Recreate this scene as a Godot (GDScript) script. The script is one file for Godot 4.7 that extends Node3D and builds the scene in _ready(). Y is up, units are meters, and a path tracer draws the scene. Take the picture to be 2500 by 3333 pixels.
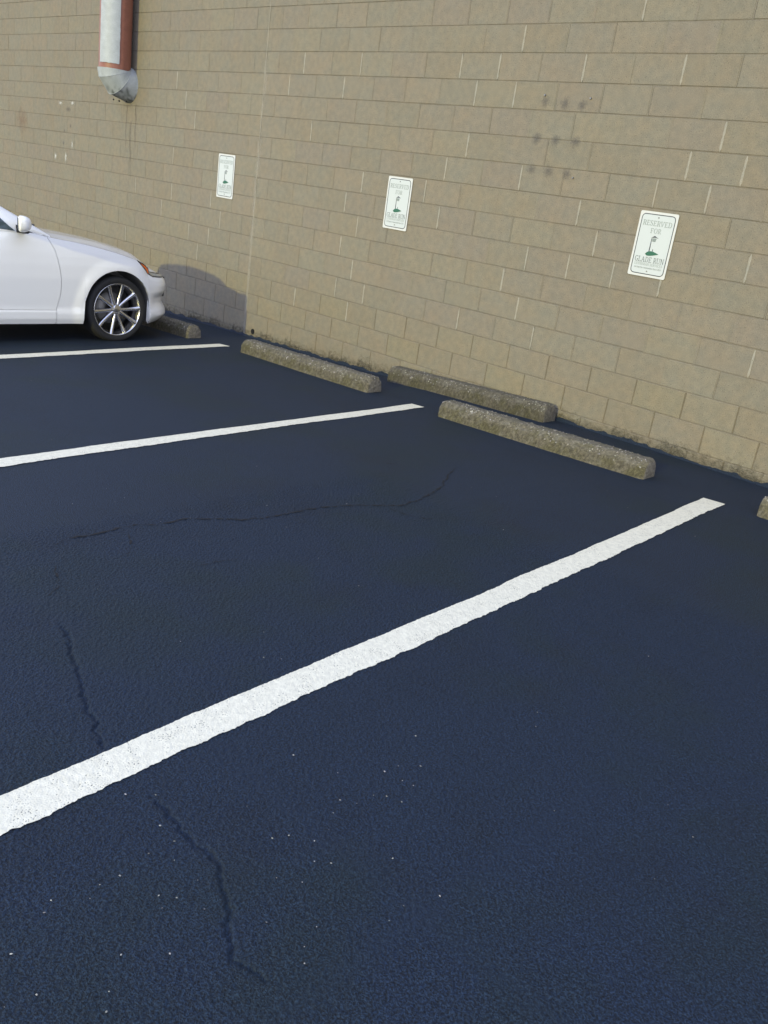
extends Node3D
# A parking lot along a painted block wall, low evening sun behind the viewer. Wall face is z = 0, x runs along the wall, y is up.

const COURSE := 0.2032
const MODULE := 0.4064
const TOP := 2.95                 # height of the bed joint that courses are counted from
const FOCAL := 2851.95            # in pixels of the photograph, 2500 x 3333
const EYE := Vector3(7.6393, 1.5797, 6.1749)
var eye_basis: Basis
var rng := RandomNumberGenerator.new()
var noise := FastNoiseLite.new()
var M := {}
var taken := {}

# ---------------------------------------------------------------- helpers
func numbered(n: String) -> String:
	taken[n] = taken.get(n, -1) + 1
	return n if taken[n] == 0 else "%s_%03d" % [n, taken[n]]

func thing(called: String, label: String, category: String, at := Vector3.ZERO, group := "") -> Node3D:
	var o := Node3D.new()
	o.name = numbered(called); add_child(o); o.position = at
	o.set_meta("label", label); o.set_meta("category", category)
	if group: o.set_meta("group", group)
	return o

func part(called: String, mesh: Mesh, mat: Material, parent: Node, at := Vector3.ZERO) -> MeshInstance3D:
	var o := MeshInstance3D.new()
	o.mesh = mesh; o.name = called; o.position = at
	if mat: o.material_override = mat
	parent.add_child(o, true)
	return o

func ray(px: Vector2) -> Vector3:
	return eye_basis * Vector3((px.x - 1250.0) / FOCAL, -(px.y - 1666.5) / FOCAL, -1.0)

func to_wall(px: Vector2) -> Vector3:
	var d := ray(px)
	return EYE - d * (EYE.z / d.z)

func plane_y(x: float) -> float:
	return 0.015 + 0.027 * (x - 5.6)

func to_ground(px: Vector2) -> Vector3:
	var d := ray(px)
	var s := (plane_y(EYE.x) - EYE.y) / (d.y - 0.027 * d.x)
	var p := EYE + d * s
	p.y = gh(p.x, p.z)
	return p

const BASE := [[-30.0, -0.012], [-1.3, -0.012], [-0.4, -0.012], [1.6, -0.012], [2.6, 0.03], [3.85, 0.05], [4.7, 0.04], [5.6, 0.005], [30.0, 0.0]]
func lerp_table(t: Array, x: float) -> float:
	if x <= t[0][0]: return t[0][1]
	for i in range(1, t.size()):
		if x <= t[i][0]:
			return lerpf(t[i - 1][1], t[i][1], (x - t[i - 1][0]) / (t[i][0] - t[i - 1][0]))
	return t[-1][1]

func gh(x: float, z: float) -> float:   # height of the asphalt
	var y := plane_y(clampf(x, -40.0, 40.0))
	y += lerp_table(BASE, x) * (1.0 - smoothstep(0.25, 0.62, z))
	y += 0.004 * sin(x * 1.7 + z * 0.6) * sin(z * 1.3 - x * 0.4)
	return y

func in_view(p: Vector3) -> Vector3:    # photograph pixel and depth
	var c := eye_basis.inverse() * (p - EYE)
	if c.z > -0.1: return Vector3(-9999, -9999, 0)
	return Vector3(1250.0 + FOCAL * c.x / -c.z, 1666.5 - FOCAL * c.y / -c.z, -c.z)

class Sheet:                            # collects triangles with optional colours
	var v := PackedVector3Array()
	var c := PackedColorArray()
	var i := PackedInt32Array()
	var uv := PackedVector2Array()
	func add(p: Vector3, col := Color.WHITE, t := Vector2.ZERO) -> int:
		v.append(p); c.append(col); uv.append(t)
		return v.size() - 1
	func tri(a: int, b: int, d: int) -> void:
		i.append(a); i.append(b); i.append(d)
	func quad(a: int, b: int, d: int, e: int) -> void:
		tri(a, b, d); tri(a, d, e)
	func grid(rows: int, cols: int, start: int, flip := false) -> void:
		for r in rows - 1:
			for k in cols - 1:
				var a := start + r * cols + k
				if flip: quad(a, a + cols, a + cols + 1, a + 1)
				else: quad(a, a + 1, a + cols + 1, a + cols)
	func flat_quad(a: Vector3, b: Vector3, d: Vector3, e: Vector3, col := Color.WHITE) -> void:
		var s := add(a, col); add(b, col); add(d, col); add(e, col)
		quad(s, s + 1, s + 2, s + 3)
	func box(at: Vector3, half: Vector3, col := Color.WHITE) -> void:
		var p := []
		for k in 8:
			p.append(at + half * Vector3(1 if k & 1 else -1, 1 if k & 2 else -1, 1 if k & 4 else -1))
		for f in [[4, 6, 7, 5], [1, 3, 2, 0], [5, 7, 3, 1], [0, 2, 6, 4], [6, 2, 3, 7], [0, 4, 5, 1]]:
			flat_quad(p[f[0]], p[f[1]], p[f[2]], p[f[3]], col)
	func mesh(smooth := true) -> ArrayMesh:
		var st := SurfaceTool.new()
		st.begin(Mesh.PRIMITIVE_TRIANGLES)
		st.set_smooth_group(0 if smooth else -1)
		for k in v.size():
			st.set_color(c[k]); st.set_uv(uv[k]); st.set_smooth_group(0 if smooth else -1)
			st.add_vertex(v[k])
		for k in i: st.add_index(k)
		if not smooth: st.deindex()
		st.generate_normals()
		return st.commit()

func lin(r: float, g: float, b: float) -> Color:    # albedo_color from a linear base colour
	return Color(r, g, b).linear_to_srgb()

func mat(col: Color, rough: float, metal := 0.0) -> StandardMaterial3D:
	var m := StandardMaterial3D.new()
	m.albedo_color = col; m.roughness = rough; m.metallic = metal
	return m

func fnl(freq: float, seed_: int, oct := 3, type := FastNoiseLite.TYPE_SIMPLEX_SMOOTH) -> FastNoiseLite:
	var f := FastNoiseLite.new()
	f.noise_type = type; f.frequency = freq; f.seed = seed_; f.fractal_octaves = oct
	if oct <= 1: f.fractal_type = FastNoiseLite.FRACTAL_NONE
	return f

func grey(f: FastNoiseLite, n: int) -> PackedByteArray:
	var im := f.get_seamless_image(n, n)
	im.convert(Image.FORMAT_L8)
	return im.get_data()

func texture(bytes: PackedByteArray, n: int, format: int) -> ImageTexture:
	return ImageTexture.create_from_image(Image.create_from_data(n, n, false, format, bytes))

func bumps(f: PackedByteArray, n: int, scale: float) -> ImageTexture:
	var im := Image.create_from_data(n, n, false, Image.FORMAT_L8, f)
	im.convert(Image.FORMAT_RGBA8)
	im.bump_map_to_normal_map(scale)
	return ImageTexture.create_from_image(im)

func world_mapped(m: StandardMaterial3D, period: float) -> void:
	m.uv1_triplanar = true; m.uv1_world_triplanar = true
	m.uv1_scale = Vector3.ONE / period

# ---------------------------------------------------------------- materials
func make_materials() -> void:
	var n := 1024
	# painted block: fine pores, brush mottling and faint blotches
	var fine := grey(fnl(0.16, 3, 2), n)
	var mid := grey(fnl(0.02, 5, 3), n)
	var big := grey(fnl(0.006, 7, 3), n)
	var pits := grey(fnl(0.055, 11, 1, FastNoiseLite.TYPE_CELLULAR), n)
	var rgb := PackedByteArray(); rgb.resize(n * n * 3)
	var h := PackedByteArray(); h.resize(n * n)
	for k in n * n:
		var t := 0.84 + 0.13 * (fine[k] / 255.0 - 0.5) + 0.07 * (mid[k] / 255.0 - 0.5)
		var warm := 0.035 * (big[k] / 255.0 - 0.5) + 0.02 * (mid[k] / 255.0 - 0.5)
		var pit := clampf((22.0 - pits[k]) / 22.0, 0.0, 1.0) if fine[k] < 120 else 0.0
		t *= 1.0 - 0.45 * pit
		rgb[3 * k] = clampi(int(255.0 * t * (1.0 + warm)), 0, 255)
		rgb[3 * k + 1] = clampi(int(255.0 * t), 0, 255)
		rgb[3 * k + 2] = clampi(int(255.0 * t * (1.0 - warm)), 0, 255)
		h[k] = clampi(int(90 + 0.5 * fine[k] - 90.0 * pit), 0, 255)
	var m := mat(Color.WHITE, 0.86)
	m.albedo_texture = texture(rgb, n, Image.FORMAT_RGB8)
	m.vertex_color_use_as_albedo = true
	m.normal_enabled = true; m.normal_texture = bumps(h, n, 2.0); m.normal_scale = 0.7
	world_mapped(m, 1.7)
	M.block = m
	# mortar
	m = m.duplicate(); m.vertex_color_use_as_albedo = false; m.albedo_color = lin(0.30, 0.262, 0.205); M.mortar = m
	m = m.duplicate(); m.albedo_color = lin(0.49, 0.455, 0.385); M.pale_mortar = m
	m = m.duplicate(); m.albedo_color = lin(0.40, 0.36, 0.29); M.caulk = m
	# sealed asphalt
	n = 2048
	var rough := fnl(0.11, 21, 4); rough.fractal_gain = 0.85
	var g1 := grey(rough, n)
	var g2 := grey(fnl(0.035, 23, 2), n)
	var cell := grey(fnl(0.17, 29, 1, FastNoiseLite.TYPE_CELLULAR), n)
	rgb.resize(n * n * 3); h.resize(n * n)
	for k in n * n:
		var t := 0.66 + 1.5 * (g1[k] / 255.0 - 0.5) + 0.15 * (g2[k] / 255.0 - 0.5) - 0.25 * maxf(0.0, cell[k] / 255.0 - 0.4)
		if g1[k] > 205 and g2[k] > 128: t += 0.35      # a stone showing through the sealer
		var v := int(255.0 * t)
		rgb[3 * k] = clampi(v, 0, 255); rgb[3 * k + 1] = clampi(v, 0, 255); rgb[3 * k + 2] = clampi(v, 0, 255)
		h[k] = clampi(int(0.72 * g1[k] + 0.06 * g2[k] + 0.22 * (255 - cell[k])), 0, 255)
	m = mat(lin(0.021, 0.043, 0.086), 0.7)
	m.metallic_specular = 0.38
	m.albedo_texture = texture(rgb, n, Image.FORMAT_RGB8)
	m.vertex_color_use_as_albedo = true
	m.normal_enabled = true; m.normal_texture = bumps(h, n, 9.0); m.normal_scale = 0.7
	world_mapped(m, 1.9)
	M.asphalt = m
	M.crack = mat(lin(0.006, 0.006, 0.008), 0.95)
	# line paint, worn through on the high stones
	n = 1024
	var p1 := grey(fnl(0.14, 41, 2), n)
	var p2 := grey(fnl(0.012, 43, 2), n)
	var p3 := grey(fnl(0.03, 47, 3), n)
	rgb.resize(n * n * 3); h.resize(n * n)
	for k in n * n:
		var t := 0.90 + 0.10 * (p3[k] / 255.0 - 0.5)
		var hole := clampf((43.0 + 0.26 * (p2[k] - 128.0) - p1[k]) / 8.0, 0.0, 1.0)
		t = lerpf(t, 0.16, hole * 0.8)
		rgb[3 * k] = clampi(int(255 * t), 0, 255); rgb[3 * k + 1] = clampi(int(254 * t), 0, 255); rgb[3 * k + 2] = clampi(int(247 * t), 0, 255)
		h[k] = p1[k]
	m = mat(lin(0.95, 0.90, 0.765), 0.65)
	m.albedo_texture = texture(rgb, n, Image.FORMAT_RGB8)
	m.normal_enabled = true; m.normal_texture = bumps(h, n, 3.0); m.normal_scale = 0.4
	world_mapped(m, 1.1)
	M.line = m
	# weathered concrete
	n = 512
	var c1 := grey(fnl(0.14, 51, 2), n)
	var c2 := grey(fnl(0.03, 53, 3), n)
	var c3 := grey(fnl(0.10, 57, 1, FastNoiseLite.TYPE_CELLULAR), n)
	rgb.resize(n * n * 3); h.resize(n * n)
	for k in n * n:
		var t := 0.76 + 0.45 * (c1[k] / 255.0 - 0.5) + 0.25 * (c2[k] / 255.0 - 0.5)
		rgb[3 * k] = clampi(int(255 * t), 0, 255); rgb[3 * k + 1] = clampi(int(252 * t), 0, 255); rgb[3 * k + 2] = clampi(int(244 * t), 0, 255)
		h[k] = clampi(int(0.5 * c1[k] + 0.5 * (255 - c3[k])), 0, 255)
	m = mat(Color.WHITE, 0.93)
	m.albedo_texture = texture(rgb, n, Image.FORMAT_RGB8)
	m.vertex_color_use_as_albedo = true
	m.normal_enabled = true; m.normal_texture = bumps(h, n, 5.0); m.normal_scale = 1.0
	world_mapped(m, 0.55)
	M.concrete = m
	m = mat(Color.WHITE, 0.6); m.vertex_color_use_as_albedo = true; M.stone = m
	# signs
	M.sign_white = mat(lin(0.64, 0.65, 0.65), 0.4)
	M.sign_face = mat(lin(0.575, 0.62, 0.64), 0.38)
	M.ink_dark = mat(lin(0.03, 0.04, 0.06), 0.5)
	M.ink_grey = mat(lin(0.13, 0.16, 0.165), 0.5)
	M.ink_pale = mat(lin(0.24, 0.285, 0.28), 0.5)
	M.ink_green = mat(lin(0.025, 0.13, 0.08), 0.5)
	M.bolt = mat(lin(0.25, 0.25, 0.25), 0.4, 0.8)
	# duct
	M.duct_brown = spotted(lin(0.34, 0.135, 0.095), 0.45, 61)
	M.duct_white = spotted(lin(0.52, 0.56, 0.60), 0.55, 63)
	m = spotted(lin(0.50, 0.54, 0.57), 0.55, 67); m.vertex_color_use_as_albedo = true; M.duct_grey = m
	# car
	m = mat(lin(0.87, 0.865, 0.85), 0.28); m.clearcoat_enabled = true; m.clearcoat = 1.0; m.clearcoat_roughness = 0.04; M.paint = m
	M.car_dark = mat(lin(0.16, 0.16, 0.16), 0.85)
	M.car_trim = mat(lin(0.02, 0.02, 0.022), 0.45)
	M.car_glass = mat(lin(0.05, 0.075, 0.085), 0.06)
	M.mirror = mat(lin(0.85, 0.87, 0.88), 0.05, 1.0)
	M.tyre = mat(lin(0.016, 0.016, 0.017), 0.82)
	M.rim = mat(lin(0.62, 0.62, 0.65), 0.22, 1.0)
	M.cast_steel = mat(lin(0.36, 0.35, 0.34), 0.6, 0.8)
	M.lamp_clear = mat(lin(0.34, 0.36, 0.36), 0.12, 0.4)
	M.lamp_orange = mat(lin(0.85, 0.17, 0.03), 0.2)
	M.lamp_red = mat(lin(0.35, 0.01, 0.01), 0.2)

func spotted(col: Color, rough: float, seed_: int) -> StandardMaterial3D:
	var n := 256
	var a := grey(fnl(0.03, seed_, 4), n)
	var b := grey(fnl(0.2, seed_ + 1, 2), n)
	var rgb := PackedByteArray(); rgb.resize(n * n * 3)
	for k in n * n:
		var t := 0.90 + 0.12 * (a[k] / 255.0 - 0.5) + 0.08 * (b[k] / 255.0 - 0.5)
		for j in 3: rgb[3 * k + j] = clampi(int(255 * t), 0, 255)
	var m := mat(col, rough)
	m.albedo_texture = texture(rgb, n, Image.FORMAT_RGB8)
	world_mapped(m, 0.8)
	return m

func stain_material(col: Color, alpha: float, seed_: int, kind: String) -> StandardMaterial3D:
	# blots and drips: a ragged patch of matter in the alpha of a small texture
	var n := 128
	var f := fnl(0.045, seed_, 4)
	var g := fnl(0.3, seed_ + 9, 2)
	var im := Image.create(n, n, false, Image.FORMAT_RGBA8)
	for y in n:
		for x in n:
			var u := (x + 0.5) / n * 2.0 - 1.0
			var v := (y + 0.5) / n
			var a := 0.0
			if kind == "blot":
				a = 1.0 - Vector2(u, v * 2.0 - 1.0).length() * 1.35 + 0.42 * f.get_noise_2d(x, y)
			elif kind == "drip":
				a = (1.0 - absf(u + 0.5 * f.get_noise_2d(3.0, y * 0.35)) * 2.6) * (1.0 - v * v) + 0.5 * f.get_noise_2d(x, y * 0.4) - 0.1
				a *= smoothstep(0.0, 0.06, v)
			else:      # splash: dirt thrown up from the ground, ragged and grainy, v = 1 at the ground
				a = (v - 0.62) * 2.6 + 0.62 * f.get_noise_2d(x * 2.0, y) + 0.35 * g.get_noise_2d(x, y)
			a = clampf(a, 0.0, 1.0) * (0.75 + 0.5 * g.get_noise_2d(x, y))
			im.set_pixel(x, y, Color(1, 1, 1, clampf(a, 0.0, 1.0) * alpha))
	var m := mat(col, 0.9)
	m.albedo_texture = ImageTexture.create_from_image(im)
	m.transparency = BaseMaterial3D.TRANSPARENCY_ALPHA
	return m

func patch(called: String, m: Material, parent: Node, centre: Vector3, w: float, h: float, turn := 0.0) -> void:
	var s := Sheet.new()
	var b := Basis(Vector3.BACK, turn)
	for k in 4:
		var q: Vector2 = [Vector2(-1, 1), Vector2(1, 1), Vector2(1, -1), Vector2(-1, -1)][k]
		s.add(b * Vector3(q.x * w / 2, q.y * h / 2, 0), Color.WHITE, Vector2(q.x * 0.5 + 0.5, 0.5 - q.y * 0.5))
	s.quad(0, 1, 2, 3)
	part(called, s.mesh(), m, parent, centre)

# ---------------------------------------------------------------- ground
var stones := FastNoiseLite.new()
var chips := FastNoiseLite.new()

func near_by(x: float, z: float) -> float:      # 1 where the single stones of the asphalt can be told apart
	return smoothstep(3.9, 4.3, x) * (1.0 - smoothstep(7.6, 7.9, x)) * smoothstep(2.1, 2.7, z) * (1.0 - smoothstep(6.1, 6.4, z))

func relief(x: float, z: float) -> float:
	var w := near_by(x, z)
	if w <= 0.0: return 0.0
	var c := chips.get_noise_2d(x, z)
	return w * (0.0040 * stones.get_noise_2d(x, z) - 0.0030 * maxf(0.0, c + 0.25))

func smooth_line(pts: Array, step: float) -> Array:
	var line := []
	for k in pts.size() - 1:
		var p: Vector3 = to_ground(pts[k]); var q: Vector3 = to_ground(pts[k + 1])
		var n := maxi(2, int(p.distance_to(q) / step))
		for j in n: line.append(p.lerp(q, float(j) / n))
	return line

func make_ground() -> void:
	stones.noise_type = FastNoiseLite.TYPE_SIMPLEX_SMOOTH; stones.frequency = 62.0; stones.seed = 12; stones.fractal_octaves = 3; stones.fractal_gain = 0.7
	chips.noise_type = FastNoiseLite.TYPE_CELLULAR; chips.frequency = 75.0; chips.seed = 14; chips.fractal_type = FastNoiseLite.FRACTAL_NONE
	var a := func(pts: Array, x0: float, y0: float, sc: float) -> Array:
		var r := []
		for p in pts: r.append(Vector2(x0 + p[0] / sc, y0 + p[1] / sc))
		return r
	var c1: Array = a.call([[230, 355], [290, 325], [430, 300], [500, 280], [560, 270], [680, 262], [740, 248], [800, 240], [1000, 245], [1100, 238], [1220, 215], [1290, 200], [1360, 192], [1500, 185], [1659, 187]], 0.0, 1500.0, 1.276)
	c1 += [Vector2(1365, 1628), Vector2(1432, 1592), Vector2(1462, 1545), Vector2(1484, 1520)]
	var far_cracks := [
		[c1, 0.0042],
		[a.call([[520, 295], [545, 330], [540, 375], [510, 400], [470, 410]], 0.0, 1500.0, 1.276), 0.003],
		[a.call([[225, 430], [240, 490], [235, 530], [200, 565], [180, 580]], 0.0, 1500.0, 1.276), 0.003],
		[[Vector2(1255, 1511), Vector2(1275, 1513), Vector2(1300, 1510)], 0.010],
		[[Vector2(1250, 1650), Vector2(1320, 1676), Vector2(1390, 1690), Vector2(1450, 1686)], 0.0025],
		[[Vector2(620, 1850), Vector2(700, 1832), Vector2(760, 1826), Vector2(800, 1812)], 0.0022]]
	var near_cracks := [
		a.call([[230, 640], [290, 740], [300, 830], [330, 890], [350, 990], [370, 1040], [395, 1090], [412, 1149], [455, 1215], [498, 1245]], 0.0, 1500.0, 1.276),
		a.call([[640, 320], [700, 410], [770, 490], [830, 560], [900, 625], [960, 680], [990, 740], [1000, 810], [1020, 870], [1035, 940], [1015, 1010], [1045, 1060], [1055, 1130], [1090, 1165], [1150, 1205], [1250, 1240], [1380, 1260]], 0.0, 2300.0, 1.3825)]
	var xs := PackedFloat32Array(); var zs := PackedFloat32Array()
	var x := -120.0
	while x <= 120.0:
		xs.append(x)
		x += 0.0052 if x > 4.15 and x < 7.62 else (0.06 if x > -3.0 and x < 8.5 else (0.5 if x > -14.0 and x < 20.0 else 10.0))
	var z := -0.3
	while z <= 200.0:
		zs.append(z)
		z += 0.0052 if z > 2.5 and z < 6.1 else (0.06 if z < 6.6 else (0.5 if z < 14.0 else 10.0))
	var nx := xs.size(); var nz := zs.size()
	# grooves
	var groove := {}
	for pts in near_cracks:
		var line := smooth_line(pts, 0.0025)
		for k in line.size():
			var p: Vector3 = line[k]
			var d: Vector3 = (line[mini(k + 1, line.size() - 1)] - line[maxi(k - 1, 0)]).normalized()
			p += Vector3(d.z, 0, -d.x) * (0.016 * noise.get_noise_1d(k * 0.9) + 0.006 * noise.get_noise_1d(k * 3.0 + 70.0))
			var w := 0.0078 * clampf(0.9 + 0.9 * noise.get_noise_1d(k * 0.8 + 400.0), 0.55, 1.3) * minf(1.0, minf(k, line.size() - 1 - k) / 60.0)
			if w < 0.003: continue
			var ix := xs.bsearch(p.x); var iz := zs.bsearch(p.z)
			for jz in range(maxi(iz - 2, 0), mini(iz + 3, nz)):
				for jx in range(maxi(ix - 2, 0), mini(ix + 3, nx)):
					var dist := Vector2(xs[jx] - p.x, zs[jz] - p.z).length()
					if dist < w: groove[jz * nx + jx] = maxf(groove.get(jz * nx + jx, 0.0), 0.010 * pow(1.0 - dist / w, 0.8))
	var f := fnl(0.9, 71, 4)
	var f2 := fnl(3.0, 73, 3)
	var v := PackedVector3Array(); var nn := PackedVector3Array(); var cc := PackedColorArray(); var ii := PackedInt32Array()
	v.resize(nx * nz); nn.resize(nx * nz); cc.resize(nx * nz)
	for jz in nz:
		var zz := zs[jz]
		# broad tones change slowly: sample them coarsely along the row
		var t := 1.0; var dust := 0.0; var flat := 0.0; var last := -1e9
		for jx in nx:
			var xx := xs[jx]
			if xx - last > 0.02:
				last = xx
				t = 1.0 + 0.16 * f.get_noise_2d(xx, zz) + 0.10 * f2.get_noise_2d(xx, zz)
				# dust worked into the sealer in patches: browner than the clean blue-black
				dust = clampf(0.22 + 1.6 * f.get_noise_2d(xx * 0.8 + 50, zz * 0.8) + 0.6 * f2.get_noise_2d(xx + 9, zz), 0.0, 1.0)
			var k := jz * nx + jx
			v[k] = Vector3(xx, gh(xx, maxf(zz, 0.0)) + relief(xx, zz) - groove.get(k, 0.0), zz)
			cc[k] = Color(t * (1.0 + 0.40 * dust), t * (1.0 + 0.06 * dust), t * (1.0 - 0.20 * dust))
	for jz in nz:
		for jx in nx:
			var k := jz * nx + jx
			var dx := v[k + 1 if jx < nx - 1 else k] - v[k - 1 if jx > 0 else k]
			var dz := v[k + nx if jz < nz - 1 else k] - v[k - nx if jz > 0 else k]
			nn[k] = dz.cross(dx).normalized()
	ii.resize((nx - 1) * (nz - 1) * 6)
	var at_i := 0
	for jz in nz - 1:
		for jx in nx - 1:
			var k := jz * nx + jx
			ii[at_i] = k; ii[at_i + 1] = k + 1; ii[at_i + 2] = k + nx + 1; ii[at_i + 3] = k; ii[at_i + 4] = k + nx + 1; ii[at_i + 5] = k + nx
			at_i += 6
	var arr := []; arr.resize(Mesh.ARRAY_MAX)
	arr[Mesh.ARRAY_VERTEX] = v; arr[Mesh.ARRAY_NORMAL] = nn; arr[Mesh.ARRAY_COLOR] = cc; arr[Mesh.ARRAY_INDEX] = ii
	var am := ArrayMesh.new(); am.add_surface_from_arrays(Mesh.PRIMITIVE_TRIANGLES, arr)
	var o := part("asphalt_ground", am, M.asphalt, self)
	o.set_meta("kind", "structure"); o.set_meta("label", "dark sealed asphalt of the parking lot")
	# behind the wall the land goes on
	var b := Sheet.new()
	b.flat_quad(Vector3(-120, -0.45, -120), Vector3(120, -0.45, -120), Vector3(120, -0.45, -0.3), Vector3(-120, -0.45, -0.3))
	var back := part("ground_behind_wall", b.mesh(), mat(lin(0.12, 0.11, 0.09), 0.95), self)
	back.set_meta("kind", "structure"); back.set_meta("label", "bare ground behind the block wall")
	# cracks farther off: flat ribbons, groove shade put into their near-black colour
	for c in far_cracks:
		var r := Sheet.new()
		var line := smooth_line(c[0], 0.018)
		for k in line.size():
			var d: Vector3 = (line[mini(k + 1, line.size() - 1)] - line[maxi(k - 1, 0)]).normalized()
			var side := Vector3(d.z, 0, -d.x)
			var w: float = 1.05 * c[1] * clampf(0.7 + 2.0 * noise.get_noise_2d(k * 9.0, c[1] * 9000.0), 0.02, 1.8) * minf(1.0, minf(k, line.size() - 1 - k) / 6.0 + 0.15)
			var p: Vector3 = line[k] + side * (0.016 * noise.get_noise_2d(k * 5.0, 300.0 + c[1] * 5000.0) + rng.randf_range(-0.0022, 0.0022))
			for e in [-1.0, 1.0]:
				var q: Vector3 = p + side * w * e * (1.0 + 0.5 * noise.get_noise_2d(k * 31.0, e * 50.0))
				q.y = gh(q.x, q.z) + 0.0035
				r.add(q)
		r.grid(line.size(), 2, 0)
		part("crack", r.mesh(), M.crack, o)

func painted_line(label: String, up0: Vector2, up1: Vector2, lo0: Vector2, lo1: Vector2, z_far: float, seed_: int) -> void:
	# the two long edges as (x, z) on the ground; runs past the frame to z_far
	var s := Sheet.new()
	var f := fnl(9.0, seed_, 3)
	var slow := fnl(1.1, seed_ + 5, 2)
	var tiny := fnl(45.0, seed_ + 8, 2)
	var n := int((z_far - up0.y) / 0.006)
	var across := 25 if seed_ == 201 else 7
	for k in n + 1:
		var t := float(k) / n
		var za := lerpf(up0.y, z_far, t)
		var zb := lerpf(lo0.y, z_far, t)
		var xa := up0.x + (up1.x - up0.x) * (za - up0.y) / (up1.y - up0.y)
		var xb := lo0.x + (lo1.x - lo0.x) * (zb - lo0.y) / (lo1.y - lo0.y)
		xa += 0.0014 * tiny.get_noise_1d(za) + 0.004 * f.get_noise_1d(za) + 0.010 * slow.get_noise_1d(za)
		xb += 0.004 * tiny.get_noise_1d(zb + 9.0) + 0.007 * f.get_noise_1d(zb + 40.0) + 0.012 * slow.get_noise_1d(zb + 70.0)
		for j in across:
			var u := j / (across - 1.0)
			var p := Vector3(lerpf(xa, xb, u), 0, lerpf(za, zb, u))
			p.y = gh(p.x, p.z) + 0.55 * relief(p.x, p.z) + lerpf(0.0042, 0.0030, near_by(p.x, p.z))
			s.add(p)
	s.grid(n + 1, across, 0)
	var o := part(numbered("parking_line"), s.mesh(), M.line, self)
	o.set_meta("label", label); o.set_meta("category", "parking line"); o.set_meta("group", "painted stall lines")

func make_grit() -> void:
	var s := Sheet.new()
	var spots := []
	for p in [[785, 605], [785, 690], [540, 760], [230, 870], [405, 862], [890, 780], [1225, 593], [1300, 580], [1415, 605], [1480, 555], [1500, 480], [1530, 422], [1605, 437], [1520, 300], [1320, 220], [1415, 697], [1490, 705], [1245, 770], [1360, 790], [715, 848], [795, 858], [730, 905], [545, 1115], [765, 1110], [50, 1110], [490, 1280], [165, 1295], [20, 1350], [480, 1370], [1370, 1080], [1370, 1155], [1425, 990], [1200, 970], [565, 395], [720, 535], [670, 660], [450, 800], [200, 925], [920, 910]]:
		spots.append(Vector2(p[0] / 1.3825, 2300 + p[1] / 1.3825))
	for p in [[195, 125], [123, 249], [215, 250], [66, 272], [140, 310], [185, 330], [20, 370], [75, 375], [137, 398], [693, 87], [700, 28], [770, 437], [1345, 548], [295, 788], [145, 828], [85, 890], [100, 632]]:
		spots.append(Vector2(1200 + p[0] / 1.276, 2300 + p[1] / 1.276))
	for p in [[405, 538], [300, 180], [790, 240], [750, 755], [1095, 820], [1490, 520], [1323, 405], [1095, 715], [1215, 215], [1440, 180]]:
		spots.append(Vector2(p[0] / 1.276, 1500 + p[1] / 1.276))
	var places := []
	for p in spots: places.append([to_ground(p), rng.randf_range(0.0012, 0.0029)])
	for k in 110:
		places.append([Vector3(rng.randf_range(-0.2, 7.6), 0, rng.randf_range(0.2, 6.0)), rng.randf_range(0.0008, 0.0020)])
	for q in places:
		var c: Vector3 = q[0]
		c.y = gh(c.x, c.z) + 0.003
		var r: float = q[1]
		var t := rng.randf_range(0.10, 0.42)
		var col := Color(t, t * rng.randf_range(0.9, 1.0), t * rng.randf_range(0.82, 1.0))
		pebble(s, c, r, Vector3.UP, col)
	var o := part("loose_grit", s.mesh(false), M.stone, self)
	o.set_meta("kind", "stuff"); o.set_meta("label", "pale grit scattered on the dark asphalt"); o.set_meta("category", "grit")

func pebble(s: Sheet, c: Vector3, r: float, up: Vector3, col: Color) -> void:
	var b := Basis(Quaternion(Vector3.UP, up)) * Basis(Vector3.UP, rng.randf() * TAU)
	var st := s.v.size()
	var n := 5
	for k in n:
		var a := TAU * k / n
		var d := r * rng.randf_range(0.7, 1.3)
		s.add(c + b * Vector3(cos(a) * d * 1.3, r * rng.randf_range(-0.1, 0.3), sin(a) * d), col)
	s.add(c + b * Vector3(0, r * 0.8, 0), col)
	s.add(c + b * Vector3(0, -r * 0.8, 0), col)
	for k in n:
		s.tri(st + k, st + n, st + (k + 1) % n)
		s.tri(st + k, st + (k + 1) % n, st + n + 1)

# ---------------------------------------------------------------- wall
func block_mesh(x0: float, x1: float, y0: float, y1: float, col: Color, s: Sheet, at := Vector3.ZERO) -> void:
	# a block front with rounded arrises, sides running back into the wall
	var c := 0.0034
	var j := func() -> float: return rng.randf_range(-0.0009, 0.0009)
	var f := []; var e := []; var r := []
	for q in [[x0, y1, 1, -1], [x1, y1, -1, -1], [x1, y0, -1, 1], [x0, y0, 1, 1]]:
		var dx: float = j.call(); var dy: float = j.call()
		f.append(at + Vector3(q[0] + c * q[2] + dx, q[1] + c * q[3] + dy, 0))
		e.append(at + Vector3(q[0] + 0.0008 * q[2] + dx, q[1] + 0.0008 * q[3] + dy, -0.003))
		r.append(at + Vector3(q[0] + dx, q[1] + dy, -0.04))
	s.flat_quad(f[0], f[1], f[2], f[3], col)
	for k in 4:
		var n := (k + 1) % 4
		s.flat_quad(f[n], f[k], e[k], e[n], col)
		s.flat_quad(e[n], e[k], r[k], r[n], col)

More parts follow.
